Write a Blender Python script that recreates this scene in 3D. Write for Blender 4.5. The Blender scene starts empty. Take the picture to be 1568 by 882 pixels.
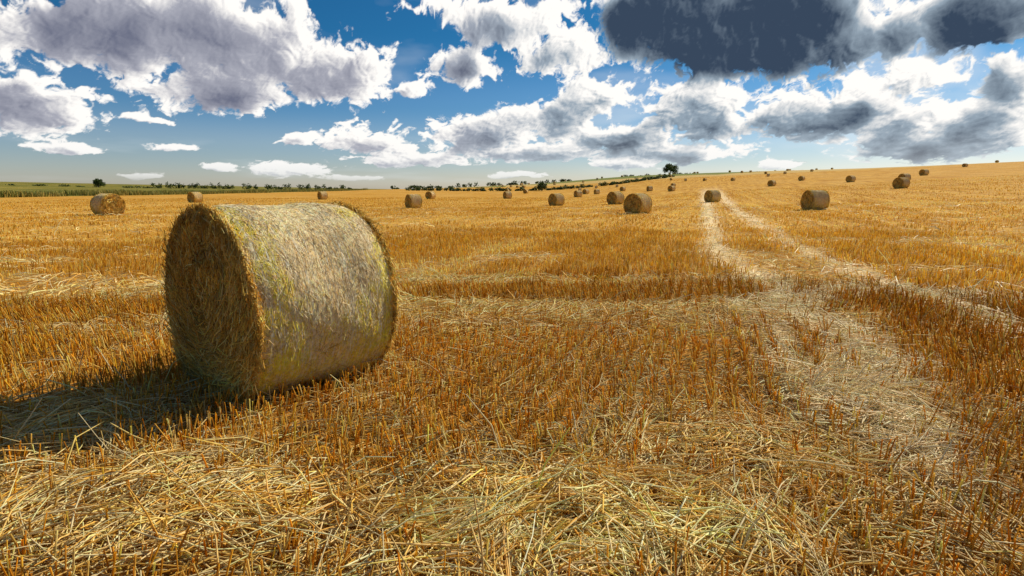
import bpy, math
import numpy as np
from mathutils import Vector
rng=np.random.default_rng(7)
sc=bpy.context.scene
sc.view_settings.view_transform='Standard'; sc.view_settings.look='None'; sc.view_settings.exposure=0
SA=math.radians(51);SE=math.radians(39)

# ---------------------------------------------------------------- noise
def _hash(ix,iy,seed):
    n=(ix.astype(np.int64)*374761393+iy.astype(np.int64)*668265263+seed*1442695041)&0x7fffffff
    n=((n^(n>>13))*1274126177)&0x7fffffff
    return ((n^(n>>16))&0xffff)/65535.0
def vn(x,y,seed=0):
    x=np.asarray(x,float);y=np.asarray(y,float)
    ix=np.floor(x);iy=np.floor(y);fx=x-ix;fy=y-iy
    fx=fx*fx*(3-2*fx);fy=fy*fy*(3-2*fy)
    a=_hash(ix,iy,seed);b=_hash(ix+1,iy,seed);c=_hash(ix,iy+1,seed);d=_hash(ix+1,iy+1,seed)
    return (a*(1-fx)+b*fx)*(1-fy)+(c*(1-fx)+d*fx)*fy
def fbm(x,y,seed=0,o=4):
    s=0;a=.5;t=0
    for i in range(o):
        s=s+a*vn(x*2**i,y*2**i,seed+i*17);t+=a;a*=.5
    return s/t
def rfb(x,y,seed,o,billow=False,gain=.5):
    s=0;a=1.;t=0
    for i in range(o):
        n=vn(x,y,seed+i*13)
        if billow: n=np.abs(2*n-1)
        s=s+a*n;t+=a;a*=gain
        x,y=2.03*(.8*x+.6*y)+7.3,2.03*(-.6*x+.8*y)+3.1
    return s/t
def sst(v,a,b):
    t=np.clip((v-a)/(b-a),0,1);return t*t*(3-2*t)

# ---------------------------------------------------------------- terrain
RD=np.array([.3256,.9455]); RP=np.array([.9455,-.3256])
def H(x,y):
    x=np.asarray(x,float);y=np.asarray(y,float)
    s=.068*9*np.logaddexp(0,(x-24)/9)
    z=40*np.tanh(s/40)
    z=z+.019*14*np.logaddexp(0,(-x-125)/14)*sst(y,60,200)
    z=z+.005*np.maximum(y-60,0)*np.exp(-np.maximum(y-600,0)/900)
    z=z+7*np.exp(-((x-95)/150)**2)*sst(y,260,520)
    d=np.hypot(x,y)
    z=z+.5*(fbm(x/55,y/55,3)-.5)*sst(d,30,90)+3*(fbm(x/260,y/260,9)-.5)*sst(d,250,600)
    z=z+.07*(fbm(x/2.2,y/2.2,5)-.5)*(1-sst(d,30,60))
    return z
def tracks(x,y):
    w=(vn(x*.8,y*.8,31)-.5)*.4+(vn(x*2.5,y*2.5,33)-.5)*.2
    t1=np.interp(y,[2.0,2.7,3.4,4.35,5.65,7.5,10.3,15.4,33,80,300],[2.0,2.2,2.5,2.85,3.35,3.85,4.4,5.6,11.4,27,100])
    t2=np.interp(y,[3,6.46,7.97,9.97,12.66,19.6,40,80,300],[5.3,5.9,6.05,6.45,7.1,9.15,15.8,29.5,103])
    wd=.22+.14*np.exp(-((y-4.6)/1.5)**2)+.006*y
    m=np.exp(-((x-t1+w)/wd)**2)*1.25*sst(y,2.4,3.4)+np.exp(-((x-t2+w*1.3)/wd)**2)*(.8+.35*vn(x*.4,y*.25,37))
    b=np.interp(y,[3.4,4.2,5.2,7.3],[2.1,2.35,2.5,3.1])
    m=m+.9*np.exp(-((x-b+w)/.17)**2)*sst(y,3.4,4.2)*(1-sst(y,6.6,7.6))
    c=np.interp(x,[2.8,4,5.2,7.5],[7.9,7.7,8.6,8.3])
    m=m+.9*np.exp(-((y-c+w)/.35)**2)*sst(x,2.4,3.2)*(1-sst(x,6.5,8))
    return np.clip(m,0,1)
def band(x,y):
    s=x*RD[0]+y*RD[1];t=x*RP[0]+y*RP[1]
    b=.55*fbm(s*.07,t*.55,201,3)+.45*fbm(x*.16,y*.5,207,3)
    d=np.hypot(x,y)
    r=.5+.5*np.sin(2*math.pi*t/1.05+1.5*(vn(s*.1,t*.2,88)-.5))
    v=np.clip(sst(b,.41,.55)*.8+.38*r*sst(d,5,14),0,1)
    return np.maximum(v,.6*(1-sst(d,5.5,8)))
def flat(x,y):
    m=tracks(x,y)
    def e(cx,cy,rx,ry):
        return np.exp(-(((x-cx)/rx)**2+((y-cy)/ry)**2)**1.5)
    f=np.maximum.reduce([m,e(1.4,3.2,.9,.65),1.1*e(.3,2.5,1.25,.55),1.0*e(-1.7,2.7,1.3,.55),.8*e(-3.2,3.6,1.0,.9),.8*e(-2.2,6.5,.8,.8)])
    n=fbm(x*.9+5,y*1.3,77)
    f=np.clip(f+(n-.58)*.9,0,1)
    far=.9*sst(fbm(x*.35,y*.8+9,55),.55,.62)*sst(y,5,7.5)
    return np.maximum(f,far)

def mesh_obj(name,V,F,C,mat,smooth=True):
    me=bpy.data.meshes.new(name)
    nv=len(V);nf=len(F)
    me.vertices.add(nv);me.vertices.foreach_set('co',np.ascontiguousarray(V,dtype=np.float32).ravel())
    me.loops.add(nf*4);me.polygons.add(nf)
    me.loops.foreach_set('vertex_index',np.ascontiguousarray(F,dtype=np.int32).ravel())
    me.polygons.foreach_set('loop_start',np.arange(0,nf*4,4,dtype=np.int32))
    try: me.polygons.foreach_set('loop_total',np.full(nf,4,dtype=np.int32))
    except Exception: pass
    me.polygons.foreach_set('use_smooth',np.full(nf,smooth))
    me.update(calc_edges=True)
    if C is not None:
        a=me.color_attributes.new('Col','FLOAT_COLOR','POINT')
        c4=np.ones((nv,4),np.float32);c4[:,:C.shape[1]]=C
        a.data.foreach_set('color',c4.ravel())
    me.materials.append(mat)
    o=bpy.data.objects.new(name,me);sc.collection.objects.link(o)
    return o
def nrm(v): return v/np.maximum(np.linalg.norm(v,axis=-1,keepdims=True),1e-9)
def strands(P,w,col,S=2,taper=None,colk=None):
    N,K,_=P.shape
    t=nrm(P[:,-1]-P[:,0]);r=nrm(rng.normal(size=(N,3)))
    u=nrm(np.cross(t,r));v=np.cross(t,u)
    w=np.broadcast_to(np.asarray(w,float),(N,))
    tp=np.ones(K) if taper is None else np.asarray(taper,float)
    if S==2: offs=np.stack([u,-u],1)*.5
    else:
        a=np.arange(S)*2*math.pi/S
        offs=(u[:,None]*np.cos(a)[None,:,None]+v[:,None]*np.sin(a)[None,:,None])*.5
    V=P[:,:,None,:]+offs[:,None]*w[:,None,None,None]*tp[None,:,None,None]
    base=(np.arange(N)*K*S)[:,None,None]
    k=np.arange(K-1)[None,:,None]
    if S==2:s=np.array([0])[None,None]; s2=s+1
    else: s=np.arange(S)[None,None]; s2=(s+1)%S
    F=np.stack([base+k*S+s,base+k*S+s2,base+(k+1)*S+s2,base+(k+1)*S+s],-1).reshape(-1,4)
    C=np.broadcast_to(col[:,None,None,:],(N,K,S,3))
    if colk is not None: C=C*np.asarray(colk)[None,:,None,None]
    return V.reshape(-1,3),F,C.reshape(-1,3)
def merge(L):
    Vs=[];Fs=[];Cs=[];n=0
    for V,F,C in L:
        Vs.append(V);Fs.append(F+n);Cs.append(C);n+=len(V)
    return np.concatenate(Vs),np.concatenate(Fs),np.concatenate(Cs)
def pal(n,cols,jit=.18):
    cols=np.array(cols);i=rng.integers(0,len(cols),n);j=rng.integers(0,len(cols),n);t=rng.random((n,1))
    c=cols[i]*(1-t)+cols[j]*t
    return np.clip(c*(1+rng.normal(0,jit,(n,1))),.008,.95)

# ---------------------------------------------------------------- materials
def straw_mat(name,trans=.25,rough=.55,spec=.25):
    m=bpy.data.materials.new(name);m.use_nodes=True;nt=m.node_tree;N=nt.nodes;L=nt.links
    b=N['Principled BSDF'];out=N['Material Output']
    at=N.new('ShaderNodeAttribute');at.attribute_name='Col'
    tc=N.new('ShaderNodeTexCoord');no=N.new('ShaderNodeTexNoise');no.inputs['Scale'].default_value=35;no.inputs['Detail'].default_value=1
    L.new(tc.outputs['Object'],no.inputs['Vector'])
    mr=N.new('ShaderNodeMapRange');mr.inputs[1].default_value=.3;mr.inputs[2].default_value=.7;mr.inputs[3].default_value=.85;mr.inputs[4].default_value=1.15
    L.new(no.outputs[0],mr.inputs[0])
    vm=N.new('ShaderNodeVectorMath');vm.operation='SCALE';L.new(at.outputs['Color'],vm.inputs[0]);L.new(mr.outputs[0],vm.inputs['Scale'])
    L.new(vm.outputs[0],b.inputs['Base Color'])
    b.inputs['Roughness'].default_value=rough;b.inputs['Specular IOR Level'].default_value=spec
    if trans>0:
        t=N.new('ShaderNodeBsdfTranslucent');L.new(vm.outputs[0],t.inputs['Color'])
        mx=N.new('ShaderNodeMixShader');mx.inputs[0].default_value=trans
        L.new(b.outputs[0],mx.inputs[1]);L.new(t.outputs[0],mx.inputs[2]);L.new(mx.outputs[0],out.inputs['Surface'])
    return m
M_STUB=straw_mat('stubble_straw',.38,.6,.08)
M_LOOSE=straw_mat('loose_straw',.2,.5,.22)
M_BALE=straw_mat('bale_straw',.12,.6,.06)
M_LEAF=straw_mat('leaves',.25,.6,.2)

# ---------------------------------------------------------------- ground
def ground_mat():
    m=bpy.data.materials.new('field_ground');m.use_nodes=True;nt=m.node_tree;N=nt.nodes;L=nt.links
    b=N['Principled BSDF'];b.inputs['Roughness'].default_value=.9;b.inputs['Specular IOR Level'].default_value=.05
    geo=N.new('ShaderNodeNewGeometry');P=geo.outputs['Position']
    def dot(v):
        n=N.new('ShaderNodeVectorMath');n.operation='DOT_PRODUCT';L.new(P,n.inputs[0]);n.inputs[1].default_value=v;return n.outputs['Value']
    s=dot((RD[0],RD[1],0));t=dot((RP[0],RP[1],0))
    def mth(op,a,bb,cl=False):
        n=N.new('ShaderNodeMath');n.operation=op;n.use_clamp=cl
        for i,q in enumerate((a,bb)):
            if isinstance(q,(int,float)): n.inputs[i].default_value=q
            elif q is not None: L.new(q,n.inputs[i])
        return n.outputs[0]
    def comb(ks,kt):
        n=N.new('ShaderNodeCombineXYZ');L.new(mth('MULTIPLY',s,ks),n.inputs[0]);L.new(mth('MULTIPLY',t,kt),n.inputs[1]);return n.outputs[0]
    def noise(vec,sc_,det=4,ro=.55):
        n=N.new('ShaderNodeTexNoise');n.inputs['Scale'].default_value=sc_;n.inputs['Detail'].default_value=det;n.inputs['Roughness'].default_value=ro;L.new(vec,n.inputs['Vector']);return n.outputs[0]
    def mr(v,a,bb,c=0,d=1):
        n=N.new('ShaderNodeMapRange');n.inputs[1].default_value=a;n.inputs[2].default_value=bb;n.inputs[3].default_value=c;n.inputs[4].default_value=d;L.new(v,n.inputs[0]);return n.outputs[0]
    def mix(f,a,bb,bt='MIX'):
        n=N.new('ShaderNodeMix');n.data_type='RGBA';n.blend_type=bt
        if isinstance(f,(int,float)): n.inputs[0].default_value=f
        else: L.new(f,n.inputs[0])
        for i,q in ((6,a),(7,bb)):
            if isinstance(q,tuple): n.inputs[i].default_value=(*q,1)
            else: L.new(q,n.inputs[i])
        return n.outputs[2]
    streak=noise(comb(.05,1.0),1.1,4,.65)
    streak2=noise(comb(.12,1.4),5,3,.7)
    patch=noise(comb(.5,1),.09,4,.6)
    fine=noise(P,38,2,.7); fine2=noise(P,9,4,.75); speck=noise(P,2.6,5,.8)
    gold=mix(mr(streak,.40,.60),(.50,.21,.016),(.94,.55,.09))
    gold=mix(mr(patch,.4,.62,0,.5),gold,(.92,.60,.18))
    gold=mix(mr(fine2,.38,.6,.45,0),gold,(.18,.072,.011))
    gold=mix(mr(speck,.36,.5,.5,0),gold,(.34,.15,.016))
    gold=mix(mr(streak2,.4,.56,.5,0),gold,(.38,.17,.02))
    at=N.new('ShaderNodeAttribute');at.attribute_name='soil'
    soil=mix(mr(fine,.35,.65),(.10,.042,.009),(.58,.28,.045))
    soil=mix(mr(fine2,.5,.65,0,.5),soil,(.76,.42,.10))
    gold=mix(at.outputs['Fac'],gold,soil)
    at2=N.new('ShaderNodeAttribute');at2.attribute_name='track'
    gold=mix(mth('MULTIPLY',at2.outputs['Fac'],mr(fine2,.35,.6,.5,1.0)),gold,(.93,.77,.50))
    at3=N.new('ShaderNodeAttribute');at3.attribute_name='meadow'
    grass=mix(mr(noise(comb(1,.4),.06,4,.6),.35,.65),(.12,.135,.022),(.36,.28,.055))
    grass=mix(mr(noise(P,.5,4,.7),.35,.6,.5,0),grass,(.055,.07,.016))
    vo=N.new('ShaderNodeTexVoronoi');vo.inputs['Scale'].default_value=.0065;L.new(P,vo.inputs['Vector'])
    sep=N.new('ShaderNodeSeparateColor');L.new(vo.outputs['Color'],sep.inputs[0])
    far=mix(mr(sep.outputs[0],.45,.5),(.58,.40,.14),(.20,.22,.06))
    far=mix(mr(sep.outputs[1],.6,.65),far,(.66,.44,.14))
    at4=N.new('ShaderNodeAttribute');at4.attribute_name='farm'
    gold=mix(at4.outputs['Fac'],gold,far)
    gold=mix(at3.outputs['Fac'],gold,grass)
    L.new(gold,b.inputs['Base Color'])
    bp=N.new('ShaderNodeBump');bp.inputs['Strength'].default_value=.6;bp.inputs['Distance'].default_value=.05
    L.new(fine2,bp.inputs['Height']);L.new(bp.outputs[0],b.inputs['Normal'])
    return m
nx,ny=420,420
ux=np.linspace(-1,1,nx);X=1600*np.sinh(ux*6.2)/math.sinh(6.2)
uy=np.linspace(0,1,ny)
Y=np.unique(np.concatenate([np.linspace(-25,1,14),1+2999*np.sinh(uy*6.6)/math.sinh(6.6)]))
ny=len(Y)
XX,YY=np.meshgrid(X,Y)
V=np.stack([XX,YY,H(XX,YY)],-1).reshape(-1,3)
i=np.arange(nx-1)[None];j=np.arange(ny-1)[:,None]
F=np.stack([j*nx+i,j*nx+i+1,(j+1)*nx+i+1,(j+1)*nx+i],-1).reshape(-1,4)
gr=mesh_obj('field_ground',V,F,None,ground_mat())
dd=np.hypot(XX,YY)
edge=-104+6*(fbm(YY/30,YY*0,4)-.5)
for nm,val in (('soil',1-sst(dd,10,32)),('track',tracks(XX,YY)*(1-sst(dd,90,200))),
               ('meadow',sst(-XX+edge,0,3)*(YY>20)),('farm',sst(YY+XX*.35+60*(fbm(XX/120,YY/120,2)-.5),395,412))):
    a=gr.data.attributes.new(nm,'FLOAT','POINT');a.data.foreach_set('value',np.ascontiguousarray(val,dtype=np.float32).ravel())

# ---------------------------------------------------------------- main bale footprint
BC=np.array([-2.42,4.44]);BA=np.array([.643,.766]);BL=1.23;BR=.82
BM=BC+BA*BL/2
def inbale(x,y,pad=0.):
    dx=x-BM[0];dy=y-BM[1];a=dx*BA[0]+dy*BA[1];c=dx*BA[1]-dy*BA[0]
    return (np.abs(a)<BL/2+pad)&(np.abs(c)<.34+pad)

# ---------------------------------------------------------------- standing stubble
AMB=[(.95,.46,.03),(.95,.53,.06),(.90,.39,.02),(.95,.61,.13),(.62,.25,.014)]
def stub_zone(r0,r1,row,step,nst,wid,S,hh,jit,prob):
    R=r1*1.02
    t=np.arange(-R,R,row);s=np.arange(-R*.4,R*1.02,step)
    T,Sg=np.meshgrid(t,s);T=T.ravel();Sg=Sg.ravel()
    Sg=Sg+rng.normal(0,step*.35,len(Sg))
    T=T+.25*(vn(Sg*.12,T*0+3,8)-.5)
    x=Sg*RD[0]+T*RP[0];y=Sg*RD[1]+T*RP[1]
    d=np.hypot(x,y);az=np.arctan2(x,y)
    k=(d>=r0)&(d<r1)&(np.abs(az)<.95)&(y>1.3)&(x>-103)
    k&=~inbale(x,y,.02)
    x=x[k];y=y[k]
    fl=flat(x,y)
    k=rng.random(len(x))<prob*(1-.98*fl)
    x=x[k];y=y[k]
    x=np.repeat(x,nst);y=np.repeat(y,nst)
    n=len(x)
    x=x+rng.normal(0,jit,n);y=y+rng.normal(0,jit,n)
    z=H(x,y)-.01
    bd=band(x,y)
    h=hh*(.5+.8*rng.random(n))*(.6+.6*bd)
    lx=(vn(x*.7,y*.7,61)-.5)*.6+rng.normal(0,.18,n);ly=(vn(x*.7,y*.7,62)-.5)*.6+rng.normal(0,.18,n)
    P0=np.stack([x,y,z],-1);P1=P0+np.stack([lx*h,ly*h,h],-1)
    P=np.stack([P0,P1],1)
    c=pal(n,AMB)
    lightc=pal(n,[(.95,.74,.30),(.95,.64,.15)])
    mk=(rng.random(n)<.75*(1-bd))[:,None]
    c=np.where(mk,lightc,c)*(1.25-.47*bd)[:,None]
    w=wid*(.6+.8*rng.random(n))
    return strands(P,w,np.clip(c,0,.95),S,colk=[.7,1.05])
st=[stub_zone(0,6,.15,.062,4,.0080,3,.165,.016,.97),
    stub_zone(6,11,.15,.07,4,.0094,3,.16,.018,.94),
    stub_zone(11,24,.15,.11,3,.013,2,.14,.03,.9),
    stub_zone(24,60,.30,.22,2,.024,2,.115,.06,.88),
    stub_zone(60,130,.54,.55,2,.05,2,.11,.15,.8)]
V,F,C=merge(st);mesh_obj('wheat_stubble',V,F,C,M_STUB)

# ---------------------------------------------------------------- loose straw
PALE=[(.95,.70,.29),(.95,.82,.48),(.93,.58,.13),(.84,.45,.06),(.95,.76,.38)]
def loose(n,r0,r1,wid,ln,base,S,az=.95):
    r=np.sqrt(rng.random(n)*(r1**2-r0**2)+r0**2);a=rng.uniform(-az,az,n)
    x=r*np.sin(a);y=r*np.cos(a)
    fl=flat(x,y);tk=tracks(x,y)
    k=(rng.random(n)<np.clip(base+(.85-base)*fl+.4*tk,0,1))&~inbale(x,y,-.03)&(y>1.2)
    x=x[k];y=y[k];fl=fl[k];tk=tk[k];n=len(x)
    z=H(x,y)
    cl=vn(x*3,y*3,90)
    th=vn(x*1.6,y*1.6,41)*9+rng.normal(0,.75,n)
    L=ln*(.3+rng.random(n)**1.5*1.4)
    tilt=np.abs(rng.normal(0,.15,n))*(1+(rng.random(n)<.08)*2.5)
    dx=np.cos(th)*np.cos(tilt)*L;dy=np.sin(th)*np.cos(tilt)*L;dz=np.sin(tilt)*L
    h0=.005+rng.random(n)*(.03+.08*fl*cl)
    P0=np.stack([x-dx/2,y-dy/2,z+h0],-1);P2=P0+np.stack([dx,dy,dz],-1)
    P1=(P0+P2)/2+np.stack([rng.normal(0,.05,n)*L,rng.normal(0,.05,n)*L,np.abs(rng.normal(0,.06,n))*L],-1)
    c=pal(n,PALE)*(.76+.36*fl)[:,None]
    c=c*(1-tk[:,None]*.5)+np.array([.95,.87,.66])*tk[:,None]*.5
    w=wid*(.5+1.0*rng.random(n))
    return strands(np.stack([P0,P1,P2],1),w,np.clip(c,0,.95),S,taper=[1,1,.7])
ls=[loose(54000,1.3,5.5,.0068,.28,.09,4),
    loose(50000,5.5,11,.0080,.28,.07,3),
    loose(60000,11,24,.010,.28,.06,2),
    loose(45000,24,60,.018,.38,.05,2)]
V,F,C=merge(ls);mesh_obj('loose_straw',V,F,C,M_LOOSE)

# ---------------------------------------------------------------- hay bales
def bale_data(R,Lh,nside,nface,ws,rings,seed,big=True):
    g=np.random.default_rng(seed)
    def surf(th,x):
        lump=.02*(fbm(np.cos(th)*2+5,np.sin(th)*2+x*2.2+seed,seed,3)-.5)*2
        q=np.abs(x)/Lh
        rr=R*(1-.035*q**6)+lump-.006*np.cos(x*9)
        y=np.cos(th)*rr;z=np.sin(th)*rr
        return y,z
    def place(y,z):
        zz=z+R
        zz=np.where(zz<.12,.12-(.12-zz)*.35,zz)-.10
        y=y*(1+.03*np.exp(-zz*2.0))
        return y,zz
    out=[]
    nt=96
    prof=[(-Lh+.015,.02),(-Lh+.005,.2),(-Lh,.42),(-Lh+.005,.62),(-Lh+.02,R-.06),(-Lh+.06,R-.02)]
    prof+=[(x,R-.001) for x in np.linspace(-Lh+.12,Lh-.12,9)]
    prof+=[(-a,b) for a,b in prof[:6]][::-1]
    th=np.linspace(0,2*math.pi,nt,endpoint=False)
    Vs=[]
    for (x,r) in prof:
        y,z=surf(th,np.full(nt,x));k=r/R
        y,z=place(y*k,z*k)
        Vs.append(np.stack([np.full(nt,x),y,z],-1))
    Vc=np.concatenate(Vs);m=len(prof)
    a=np.arange(m-1)[:,None];b=np.arange(nt)[None]
    Fc=np.stack([a*nt+b,a*nt+(b+1)%nt,(a+1)*nt+(b+1)%nt,(a+1)*nt+b],-1).reshape(-1,4)
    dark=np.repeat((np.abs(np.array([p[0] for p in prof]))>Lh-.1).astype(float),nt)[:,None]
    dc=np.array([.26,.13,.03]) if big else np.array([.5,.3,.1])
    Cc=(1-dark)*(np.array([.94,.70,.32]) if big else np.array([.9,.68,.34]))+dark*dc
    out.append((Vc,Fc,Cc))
    n=nside;th0=g.uniform(0,2*math.pi,n);x0=g.uniform(-Lh*.99,Lh*.99,n)
    L=g.uniform(.02,.10,n);an=g.normal(0,.45,n)+(g.random(n)<.25)*g.normal(0,1.2,n)
    if not big: L=L*2
    K=3;u=np.linspace(-.5,.5,K)
    TH=th0[:,None]+np.cos(an)[:,None]*L[:,None]*u/R
    XC=np.clip(x0[:,None]+np.sin(an)[:,None]*L[:,None]*u,-Lh*1.01,Lh*1.01)
    lift=g.normal(-.0003,.0008,n)[:,None]+(g.random(n)<.01)[:,None]*(.018*(u+.5))[None]
    y,z=surf(TH,XC);k=1+lift/R
    y,z=place(y*k,z*k)
    P=np.stack([XC,y,z],-1)
    v1=fbm(x0*3.2+9,np.cos(th0)*.6+seed,seed+1,3);v2=fbm(x0*7,th0*4.5,seed+2,4)
    green=sst(np.abs(x0+.05)/Lh+(v1-.5)*1.4,.4,.9)*sst(v2,.35,.6)
    low=sst(-np.sin(th0),-.3,.7)
    cpal=pal(n,[(.95,.76,.46),(.95,.85,.62),(.95,.68,.32),(.95,.76,.38),(.50,.28,.09)],.14)
    gp=pal(n,[(.92,.74,.10),(.95,.70,.12),(.78,.70,.08),(.95,.64,.10)],.12)
    gm=(g.random(n)<np.clip(green*.6+low*.55,0,.9))[:,None]
    c=np.clip(np.where(gm,gp,cpal)*(.84+.42*v2)[:,None],0,.95)
    out.append(strands(P,ws*(.6+.8*g.random(n)),c,3 if big else 2))
    if rings:
        K=72;tt=np.linspace(0,2*math.pi,K);xr=np.sort(g.uniform(-Lh*.95,Lh*.95,rings))
        TH=np.repeat(tt[None],rings,0);XC=xr[:,None]+.006*np.sin(TH*3+xr[:,None]*40)+.004*np.cos(TH*7+xr[:,None]*90)
        y,z=surf(TH,XC);k=1+.0005/R;y,z=place(y*k,z*k)
        P=np.stack([XC,y,z],-1)
        segs=np.concatenate([P[:,i:i+2] for i in range(K-1)],0)
        out.append(strands(segs,.0036,pal(len(segs),[(.95,.92,.82),(.94,.86,.68)],.06),3))
    for sgn in (-1,1):
        n=nface;r=R*np.sqrt(g.random(n))*.985;ph=g.uniform(0,2*math.pi,n)
        L=g.uniform(.06,.24,n);an=g.normal(0,.5,n)+(g.random(n)<.25)*g.normal(0,1.2,n)
        u=np.linspace(-.5,.5,3)
        PH=ph[:,None]+np.cos(an)[:,None]*L[:,None]*u/np.maximum(r,.12)[:,None]
        RR=np.clip(r[:,None]+np.sin(an)[:,None]*L[:,None]*u,.005,R*1.02)
        lay=.04*(fbm(r*14,ph*1.2,seed+5,3)-.3)
        out_=np.abs(g.normal(.0,.014,n))[:,None]+lay[:,None]+(g.random(n)<.07)[:,None]*(.06*(u+.5))[None]
        xx=sgn*(Lh-.005-.015*(RR/R)**4+out_)
        y,z=place(np.cos(PH)*RR,np.sin(PH)*RR)
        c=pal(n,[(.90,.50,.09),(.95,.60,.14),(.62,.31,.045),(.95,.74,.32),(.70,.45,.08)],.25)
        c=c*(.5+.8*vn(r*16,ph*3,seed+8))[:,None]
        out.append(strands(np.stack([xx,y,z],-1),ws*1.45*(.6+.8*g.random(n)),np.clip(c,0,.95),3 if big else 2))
        n=nface//6;ph=g.uniform(0,2*math.pi,n);L=g.uniform(.03,.12,n)
        yy,zz=surf(ph,np.full(n,sgn*Lh));d=g.normal(size=(n,3));d[:,0]=sgn*np.abs(d[:,0])*.5
        tang=np.stack([np.zeros(n),-np.sin(ph),np.cos(ph)],-1)*np.sign(g.normal(size=(n,1)))
        rad=np.stack([np.zeros(n),np.cos(ph),np.sin(ph)],-1)
        d=nrm(tang*1.3+rad*(.15+.25*np.abs(g.normal(size=(n,1))))+d*.45)
        y,z=place(yy*.98,zz*.98)
        P0=np.stack([np.full(n,sgn*(Lh-.015))-sgn*g.uniform(0,.04,n),y,z],-1)
        P1=P0+d*L[:,None]*.5;P2=P0+d*L[:,None]+g.normal(0,.01,(n,3))-np.array([0,0,.012])
        for q in (P0,P1,P2): q[:,2]=np.maximum(q[:,2],.0)
        c=pal(n,[(.92,.55,.11),(.84,.45,.06),(.95,.67,.24)],.2)
        out.append(strands(np.stack([P0,P1,P2],1),ws*1.2,c,2))
    return merge(out)
rot=math.atan2(BA[1],BA[0])
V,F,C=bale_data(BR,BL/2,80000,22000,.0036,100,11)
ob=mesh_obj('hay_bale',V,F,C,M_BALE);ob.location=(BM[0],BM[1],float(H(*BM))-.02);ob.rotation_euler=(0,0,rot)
V,F,C=bale_data(.78,.62,9000,4500,.011,0,23,False)
far=mesh_obj('hay_bale',V,F,C,M_BALE);fm=far.data
V,F,C=bale_data(.78,.62,1200,700,.04,0,29,False)
far2=mesh_obj('hay_bale',V,F,C,M_BALE);fm2=far2.data
bpy.data.objects.remove(far);bpy.data.objects.remove(far2)
BL_=[(-28.4,40.4,-20),(-44,80,60),(-34.8,105.9,30),(-9.8,57.3,35),(-16.1,114,50),(-.9,114,20),(5.05,65.5,30),(14.3,125,30),(22,172,40),(24.4,166,20),
(12.4,69,35),(8.8,40.2,38),(37,193,40),(41,172,10),(42,152,40),(24,69,20),(21.8,41.4,5),(86.5,173,30),(54.5,81,10),(71.8,106,5),(73.7,126,20),(98,138,15),(180,231,10),(290,348,10),(62,138,20),
(5,210,60),(60,215,20),(-2,260,45),(30,255,10),(100,262,30)]
for _ in range(46):
    y=rng.uniform(300,560);x=y*(-.02+.58*rng.random()**1.2)
    BL_.append((x,y,rng.uniform(-20,60)))
for x,y,a in BL_:
    o=bpy.data.objects.new('hay_bale',fm if math.hypot(x,y)<100 else fm2);sc.collection.objects.link(o)
    o.location=(x,y,float(H(x,y))-.03);o.rotation_euler=(0,0,math.radians(a)+rng.normal(0,.1));s=rng.uniform(.95,1.05);o.scale=(s,s,s)

# ---------------------------------------------------------------- vegetation
def leaf_blob(cx,cy,cz,rx,ry,rz,n,size,cols):
    n=int(n);d=nrm(rng.normal(size=(n,3)))*(rng.random((n,1))**.45)
    bump=.75+.5*vn(np.arctan2(d[:,1],d[:,0])*2+cx,d[:,2]*3+cy,5)
    c=np.array([cx,cy,cz])+d*np.array([rx,ry,rz])*bump[:,None]
    v=nrm(rng.normal(size=(n,3)));P=np.stack([c-v*size/2,c+v*size/2],1)
    return strands(P,size*.8,pal(n,cols,.25),2)
GR=[(.05,.09,.02),(.08,.12,.03),(.035,.06,.015),(.10,.13,.03)]
def tree(name,x,y,h,w,n=2600):
    z=float(H(x,y));L=[]
    tr=np.array([[[x,y,z-.3],[x+.1,y,z+h*.25],[x-.05,y+.1,z+h*.5],[x,y,z+h*.8]]])
    bk=np.array([[.12,.09,.06]])
    L.append(strands(tr,h*.07,bk,8,taper=[1.3,1,.7,.25]))
    for k in range(9):
        a=k*2.4;z0=z+h*(.18+.05*k);e=np.array([x+math.cos(a)*w*.4,y+math.sin(a)*w*.4,z0+h*.16])
        L.append(strands(np.array([[[x,y,z0],[(x+e[0])/2,(y+e[1])/2,z0+h*.06],e]]),h*.03,bk,6,taper=[1,.7,.3]))
        L.append(leaf_blob(e[0],e[1],e[2],w*.26,w*.26,h*.2,n/13,h*.06,GR))
    for k in range(4):
        L.append(leaf_blob(x+rng.normal(0,w*.12),y+rng.normal(0,w*.12),z+h*(.6+.09*k),w*.28,w*.28,h*.16,n/13,h*.06,GR))
    V,F,C=merge(L);mesh_obj(name,V,F,C,M_LEAF,False)
tree('oak_tree',120,440,8.5,9.5)
tree('oak_tree',15.5,300,4.5,4.5)
tree('oak_tree',-285,398,6,4.5)
tree('oak_tree',-288,404,4,6)
def hedge(pts,h,step,L,size=.7,gap=.15):
    pts=np.array(pts,float)
    for a,b in zip(pts[:-1],pts[1:]):
        m=int(np.hypot(*(b-a))/step)+1
        for i in range(m):
            if rng.random()<gap: continue
            p=a+(b-a)*(i+rng.random())/m;hh=h*rng.uniform(.4,1.15)
            x,y=p+rng.normal(0,1.0,2);z=float(H(x,y))
            L.append(leaf_blob(x,y,z+hh*.45,step*.75,step*.6,hh*.6,55,size,GR))
L=[]
hedge([(-62,345),(-25,318),(20,318),(60,345),(110,400)],2.2,2.2,L,.6,.05)
hedge([(-262,420),(-225,430),(-180,440),(-120,430)],4.2,2.6,L,.7,.03)
hedge([(-330,380),(-262,420)],1.6,4,L,.6,.5)
hedge([(-110,520),(-40,560),(60,600)],4.0,4,L,1.0,.3)
hedge([(110,560),(200,620),(330,640)],2.5,5,L,.9,.5)
hedge([(-118,150),(-122,240)],1.3,5,L,.35,.6)
V,F,C=merge(L);mesh_obj('distant_hedgerow',V,F,C,M_LEAF,False)
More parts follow.
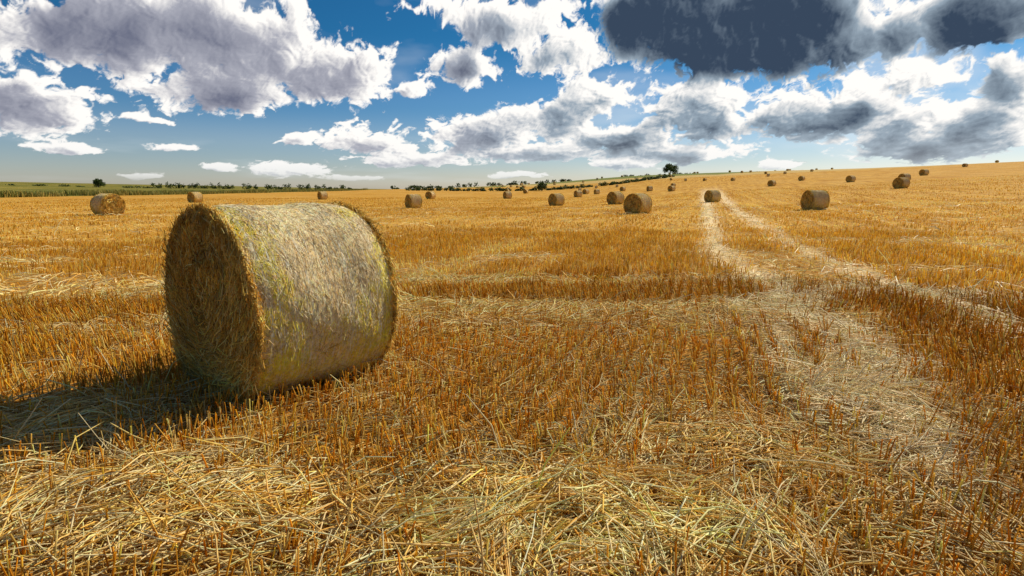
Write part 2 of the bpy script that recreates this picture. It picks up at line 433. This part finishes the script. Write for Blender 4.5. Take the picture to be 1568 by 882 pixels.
n=42000;y=rng.uniform(60,420,n)**1.0;x=-104+6*(fbm(y/30,y*0,4)-.5)-np.abs(rng.normal(0,6,n))*(.5+y/200)
k=vn(x/5,y/9,71)>.35;x=x[k];y=y[k];n=len(x);z=H(x,y);h=rng.uniform(.3,1.3,n)*(.4+vn(x/6,y/12,72))
P0=np.stack([x,y,z],-1);P1=P0+np.stack([rng.normal(0,.2,n)*h,rng.normal(0,.2,n)*h,h],-1)
V,F,C=strands(np.stack([P0,P1],1),.16,pal(n,[(.32,.26,.05),(.15,.17,.03),(.48,.35,.09),(.09,.11,.02)],.2),2,taper=[1,.4])
mesh_obj('grass_verge',V,F,C,M_LEAF,False)

# ---------------------------------------------------------------- sun
sd=bpy.data.lights.new('sun','SUN');sd.energy=5;sd.angle=math.radians(.5);sd.color=(1,.90,.71)
so=bpy.data.objects.new('sun',sd);sc.collection.objects.link(so)
S=Vector((math.sin(SA)*math.cos(SE),math.cos(SA)*math.cos(SE),math.sin(SE)))
so.rotation_euler=S.to_track_quat('Z','Y').to_euler();so.location=(30,30,40)

# ---------------------------------------------------------------- sky
w=bpy.data.worlds.new('World');sc.world=w;w.use_nodes=True
nt=w.node_tree;N=nt.nodes;L=nt.links
bg=N['Background'];bg.inputs['Strength'].default_value=.1
tc=N.new('ShaderNodeTexCoord');sp=N.new('ShaderNodeSeparateXYZ');L.new(tc.outputs['Generated'],sp.inputs[0])
cr=N.new('ShaderNodeValToRGB');L.new(sp.outputs[2],cr.inputs[0]);r=cr.color_ramp;r.interpolation='EASE'
r.elements[0].position=0;r.elements[0].color=(.86,.87,1.0,1)
r.elements[1].position=.25;r.elements[1].color=(.09,.42,.66,1)
e_=r.elements.new(.07);e_.color=(.60,.72,.90,1)
e_=r.elements.new(.14);e_.color=(.28,.55,.80,1)
e_=r.elements.new(.42);e_.color=(.09,.42,.66,1)
e_=r.elements.new(.62);e_.color=(1.0,.86,.72,1)
sk=N.new('ShaderNodeTexSky');sk.sky_type='NISHITA';sk.sun_disc=False;sk.sun_elevation=SE;sk.sun_rotation=SA;sk.air_density=1.0;sk.dust_density=.5;sk.ozone_density=1.5
vm=N.new('ShaderNodeVectorMath');vm.operation='MULTIPLY';L.new(sk.outputs[0],vm.inputs[0]);L.new(cr.outputs[0],vm.inputs[1])
L.new(vm.outputs[0],bg.inputs['Color'])

# clouds: far self-lit shell, density as alpha, sun shading and haze painted into colour
BLOBS=[(-0.483,0.217,0.194,0.074,.85),(-0.320,0.195,0.145,0.060,.6),(-0.592,0.228,0.111,0.042,.8),(-0.446,0.144,0.100,0.034,.9),(-0.688,0.198,0.055,0.036,.45),(-0.675,0.108,0.090,0.045,.7),(-0.081,0.196,0.074,0.030,1.0),(-0.157,0.174,0.024,0.013,.2),(-0.111,0.285,0.058,0.030,.3),(0.017,0.263,0.107,0.042,.45),(0.093,0.219,0.060,0.048,.25),(0.319,0.232,0.215,0.064,3.0),(0.26,0.275,0.17,0.062,2.8),(.42,.27,.12,.06,2.4),(0.67,0.225,0.11,0.052,1.7),(.60,.22,.08,.035,1.0),(0.593,0.162,0.075,0.030,.15),(0.095,0.122,0.090,0.054,.6),(.16,.16,.05,.03,.25),(-0.049,0.096,0.105,0.034,.5),(0.194,0.084,0.085,0.032,.95),
(-.224,.083,.118,.037,.5),(.2955,.142,.082,.042,.35),(.318,.097,.07,.032,1.1),(.459,.11,.088,.042,1.15),(.52,.14,.05,.025,.3),(.584,.094,.070,.038,.6),(.603,.059,.110,.024,1.0),(.672,.088,.068,.040,.7),(.698,.142,.042,.046,1.1),
(-.357,.08,.036,.010,.2),(-.53,.0645,.034,.008,.2),(-.646,.057,.032,.008,.3),(-.35,.037,.062,.012,.2),(-.573,.023,.03,.006,.3),(-.472,.0345,.027,.008,.2),(.427,.043,.031,.009,.4),(-.55,.104,.02,.006,.3),(.1735,.0465,.065,.010,.4),
(.05,.062,.13,.017,.7),(-.17,.052,.09,.014,.5),(.30,.060,.09,.015,.7),(-.27,.022,.05,.006,.3),(.0,.026,.05,.006,.3),
(.62,.36,.25,.04,1.1),(-.95,.16,.12,.06,.6),(.93,.2,.14,.07,.9),(-.6,.36,.2,.05,.6)]
na,ne=1640,470
az=np.linspace(-1.15,1.15,na);el=np.linspace(.003,.50,ne)
A,E=np.meshgrid(az,el)
En=.22*np.log((E+.05)/.05)
w1x=rfb(A*8,En*8,301,3)-.5;w1y=rfb(A*8+9,En*8,302,3)-.5
w2x=rfb(A*45,En*45,303,4)-.5;w2y=rfb(A*45,En*45+4,304,4)-.5
sc_=np.clip(E/.15,.25,1)
aw=A+(w1x*.08+w2x*.03)*np.sqrt(sc_);ew=E+(w1y*.045+w2y*.022)*sc_
den=0;dk=0;k_=5.
for a,e,ra,re,d in BLOBS:
    dy=(ew-e)/(re*1.12);dy=np.where(dy<0,dy*1.3,dy)
    l=np.sqrt(((aw-a)/(ra*1.06))**2+dy**2)
    q=np.exp(-k_*l);den=den+q;dk=dk+q*d
dk=dk/den;Fm=-np.log(den)/k_
nl=rfb(A*18+w1x*2,En*22+w1y,311,3,False,.5)-.5
nh=rfb(A*55+w2x*2,En*66+w2y*2,341,7,False,.62)-.5
base=.96-Fm+1.1*nl
D=base+1.2*nh
Ts=np.clip(base+.25*nh,0,1.6)
da=1.05-A;de=.75-E;ln=np.hypot(da,de);da/=ln;de/=ln
ia=np.arange(na)[None,:];ie=np.arange(ne)[:,None]
def smp(Fd,dist):
    jx=np.clip(np.round(ia+da*dist/(az[1]-az[0])).astype(int),0,na-1)
    jy=np.clip(np.round(ie+de*dist/(el[1]-el[0])).astype(int),0,ne-1)
    return Fd[jy,jx]
occ=0;ws=0
for dist in (.008,.014,.02,.027,.035,.045,.055):
    wgt=1/(1+dist*20);occ=occ+smp(Ts,dist)*wgt;ws+=wgt
occ/=ws
Dm=np.clip(D,-.2,1.6)
rel=np.clip(Dm-smp(Dm,.005),-.4,.4)*.6+np.clip(Dm-smp(Dm,.014),-.5,.5)*.38
q=np.maximum(.5*Ts+.8*occ-.12,0)
s_=1-np.exp(-(q**1.35)*2.1*dk)
s_=s_-rel*(.9-.6*s_)+.10*(nl*2)*s_
lit=1-np.clip(s_,0,1)
def lerp(a,b,t): return a*(1-t)+b*t
ta=sst(A,-.25,.15)[...,None]
cd_=lerp(np.array([.15,.165,.24]),np.array([.04,.065,.11]),ta)
cm_=lerp(np.array([.40,.41,.48]),np.array([.31,.39,.47]),ta)
ch_=np.array([1.04,1.01,.97])
t=lit[...,None]
col=np.where(t<.45,lerp(cd_,cm_,np.clip(t/.45,0,1)),lerp(cm_,ch_,np.clip((t-.45)/.42,0,1)))
hz=(1-sst(E,.0,.11))[...,None]*.42
col=lerp(col,np.array([.76,.80,.82]),hz)
al=sst(D,0,.22)
al*=.5+.5*sst(E,.0,.05)
veil=.36*sst(rfb(A*7,En*14,351,5)+.12*sst(A,0,.6),.48,.75)*sst(A,-.1,.4)*sst(E,.01,.08)+.20*sst(rfb(A*5,En*18,361,5),.5,.75)
tot=al+veil*(1-al)
vc=np.array([.80,.86,.90])
col=(col*al[...,None]+vc*(veil*(1-al))[...,None])/np.maximum(tot,1e-4)[...,None]
fade=(1-sst(np.abs(A),1.0,1.14))*(1-sst(E,.44,.495))*sst(E,.003,.03)
tot*=fade
R_=5200.
V=np.stack([R_*np.sin(A)*np.cos(E),R_*np.cos(A)*np.cos(E),R_*np.sin(E)],-1).reshape(-1,3)
i=np.arange(na-1)[None];j=np.arange(ne-1)[:,None]
F=np.stack([j*na+i,j*na+i+1,(j+1)*na+i+1,(j+1)*na+i],-1).reshape(-1,4)
keep=(tot.ravel()[F]>.01).any(1);F=F[keep]
used=np.zeros(len(V),bool);used[F.ravel()]=True;mp=np.cumsum(used)-1
Cc=np.concatenate([col.reshape(-1,3),tot.reshape(-1,1)],1)[used];V=V[used];F=mp[F]
m=bpy.data.materials.new('cloud');m.use_nodes=True;N=m.node_tree.nodes;L=m.node_tree.links;N.clear()
at=N.new('ShaderNodeAttribute');at.attribute_name='Col';em=N.new('ShaderNodeEmission');tr=N.new('ShaderNodeBsdfTransparent')
ms=N.new('ShaderNodeMixShader');o=N.new('ShaderNodeOutputMaterial')
L.new(at.outputs['Color'],em.inputs[0]);L.new(at.outputs['Alpha'],ms.inputs[0]);L.new(tr.outputs[0],ms.inputs[1]);L.new(em.outputs[0],ms.inputs[2]);L.new(ms.outputs[0],o.inputs[0])
try: m.cycles.emission_sampling='NONE'
except Exception: pass
mesh_obj('sky',V,F,Cc,m)

# ---------------------------------------------------------------- camera
cd=bpy.data.cameras.new('camera');cd.lens=20;cd.sensor_width=36;cd.clip_end=9000;cd.clip_start=.05
co=bpy.data.objects.new('camera',cd);sc.collection.objects.link(co)
co.location=(0,0,1.65);co.rotation_euler=(math.radians(90-9.65),0,0);sc.camera=co
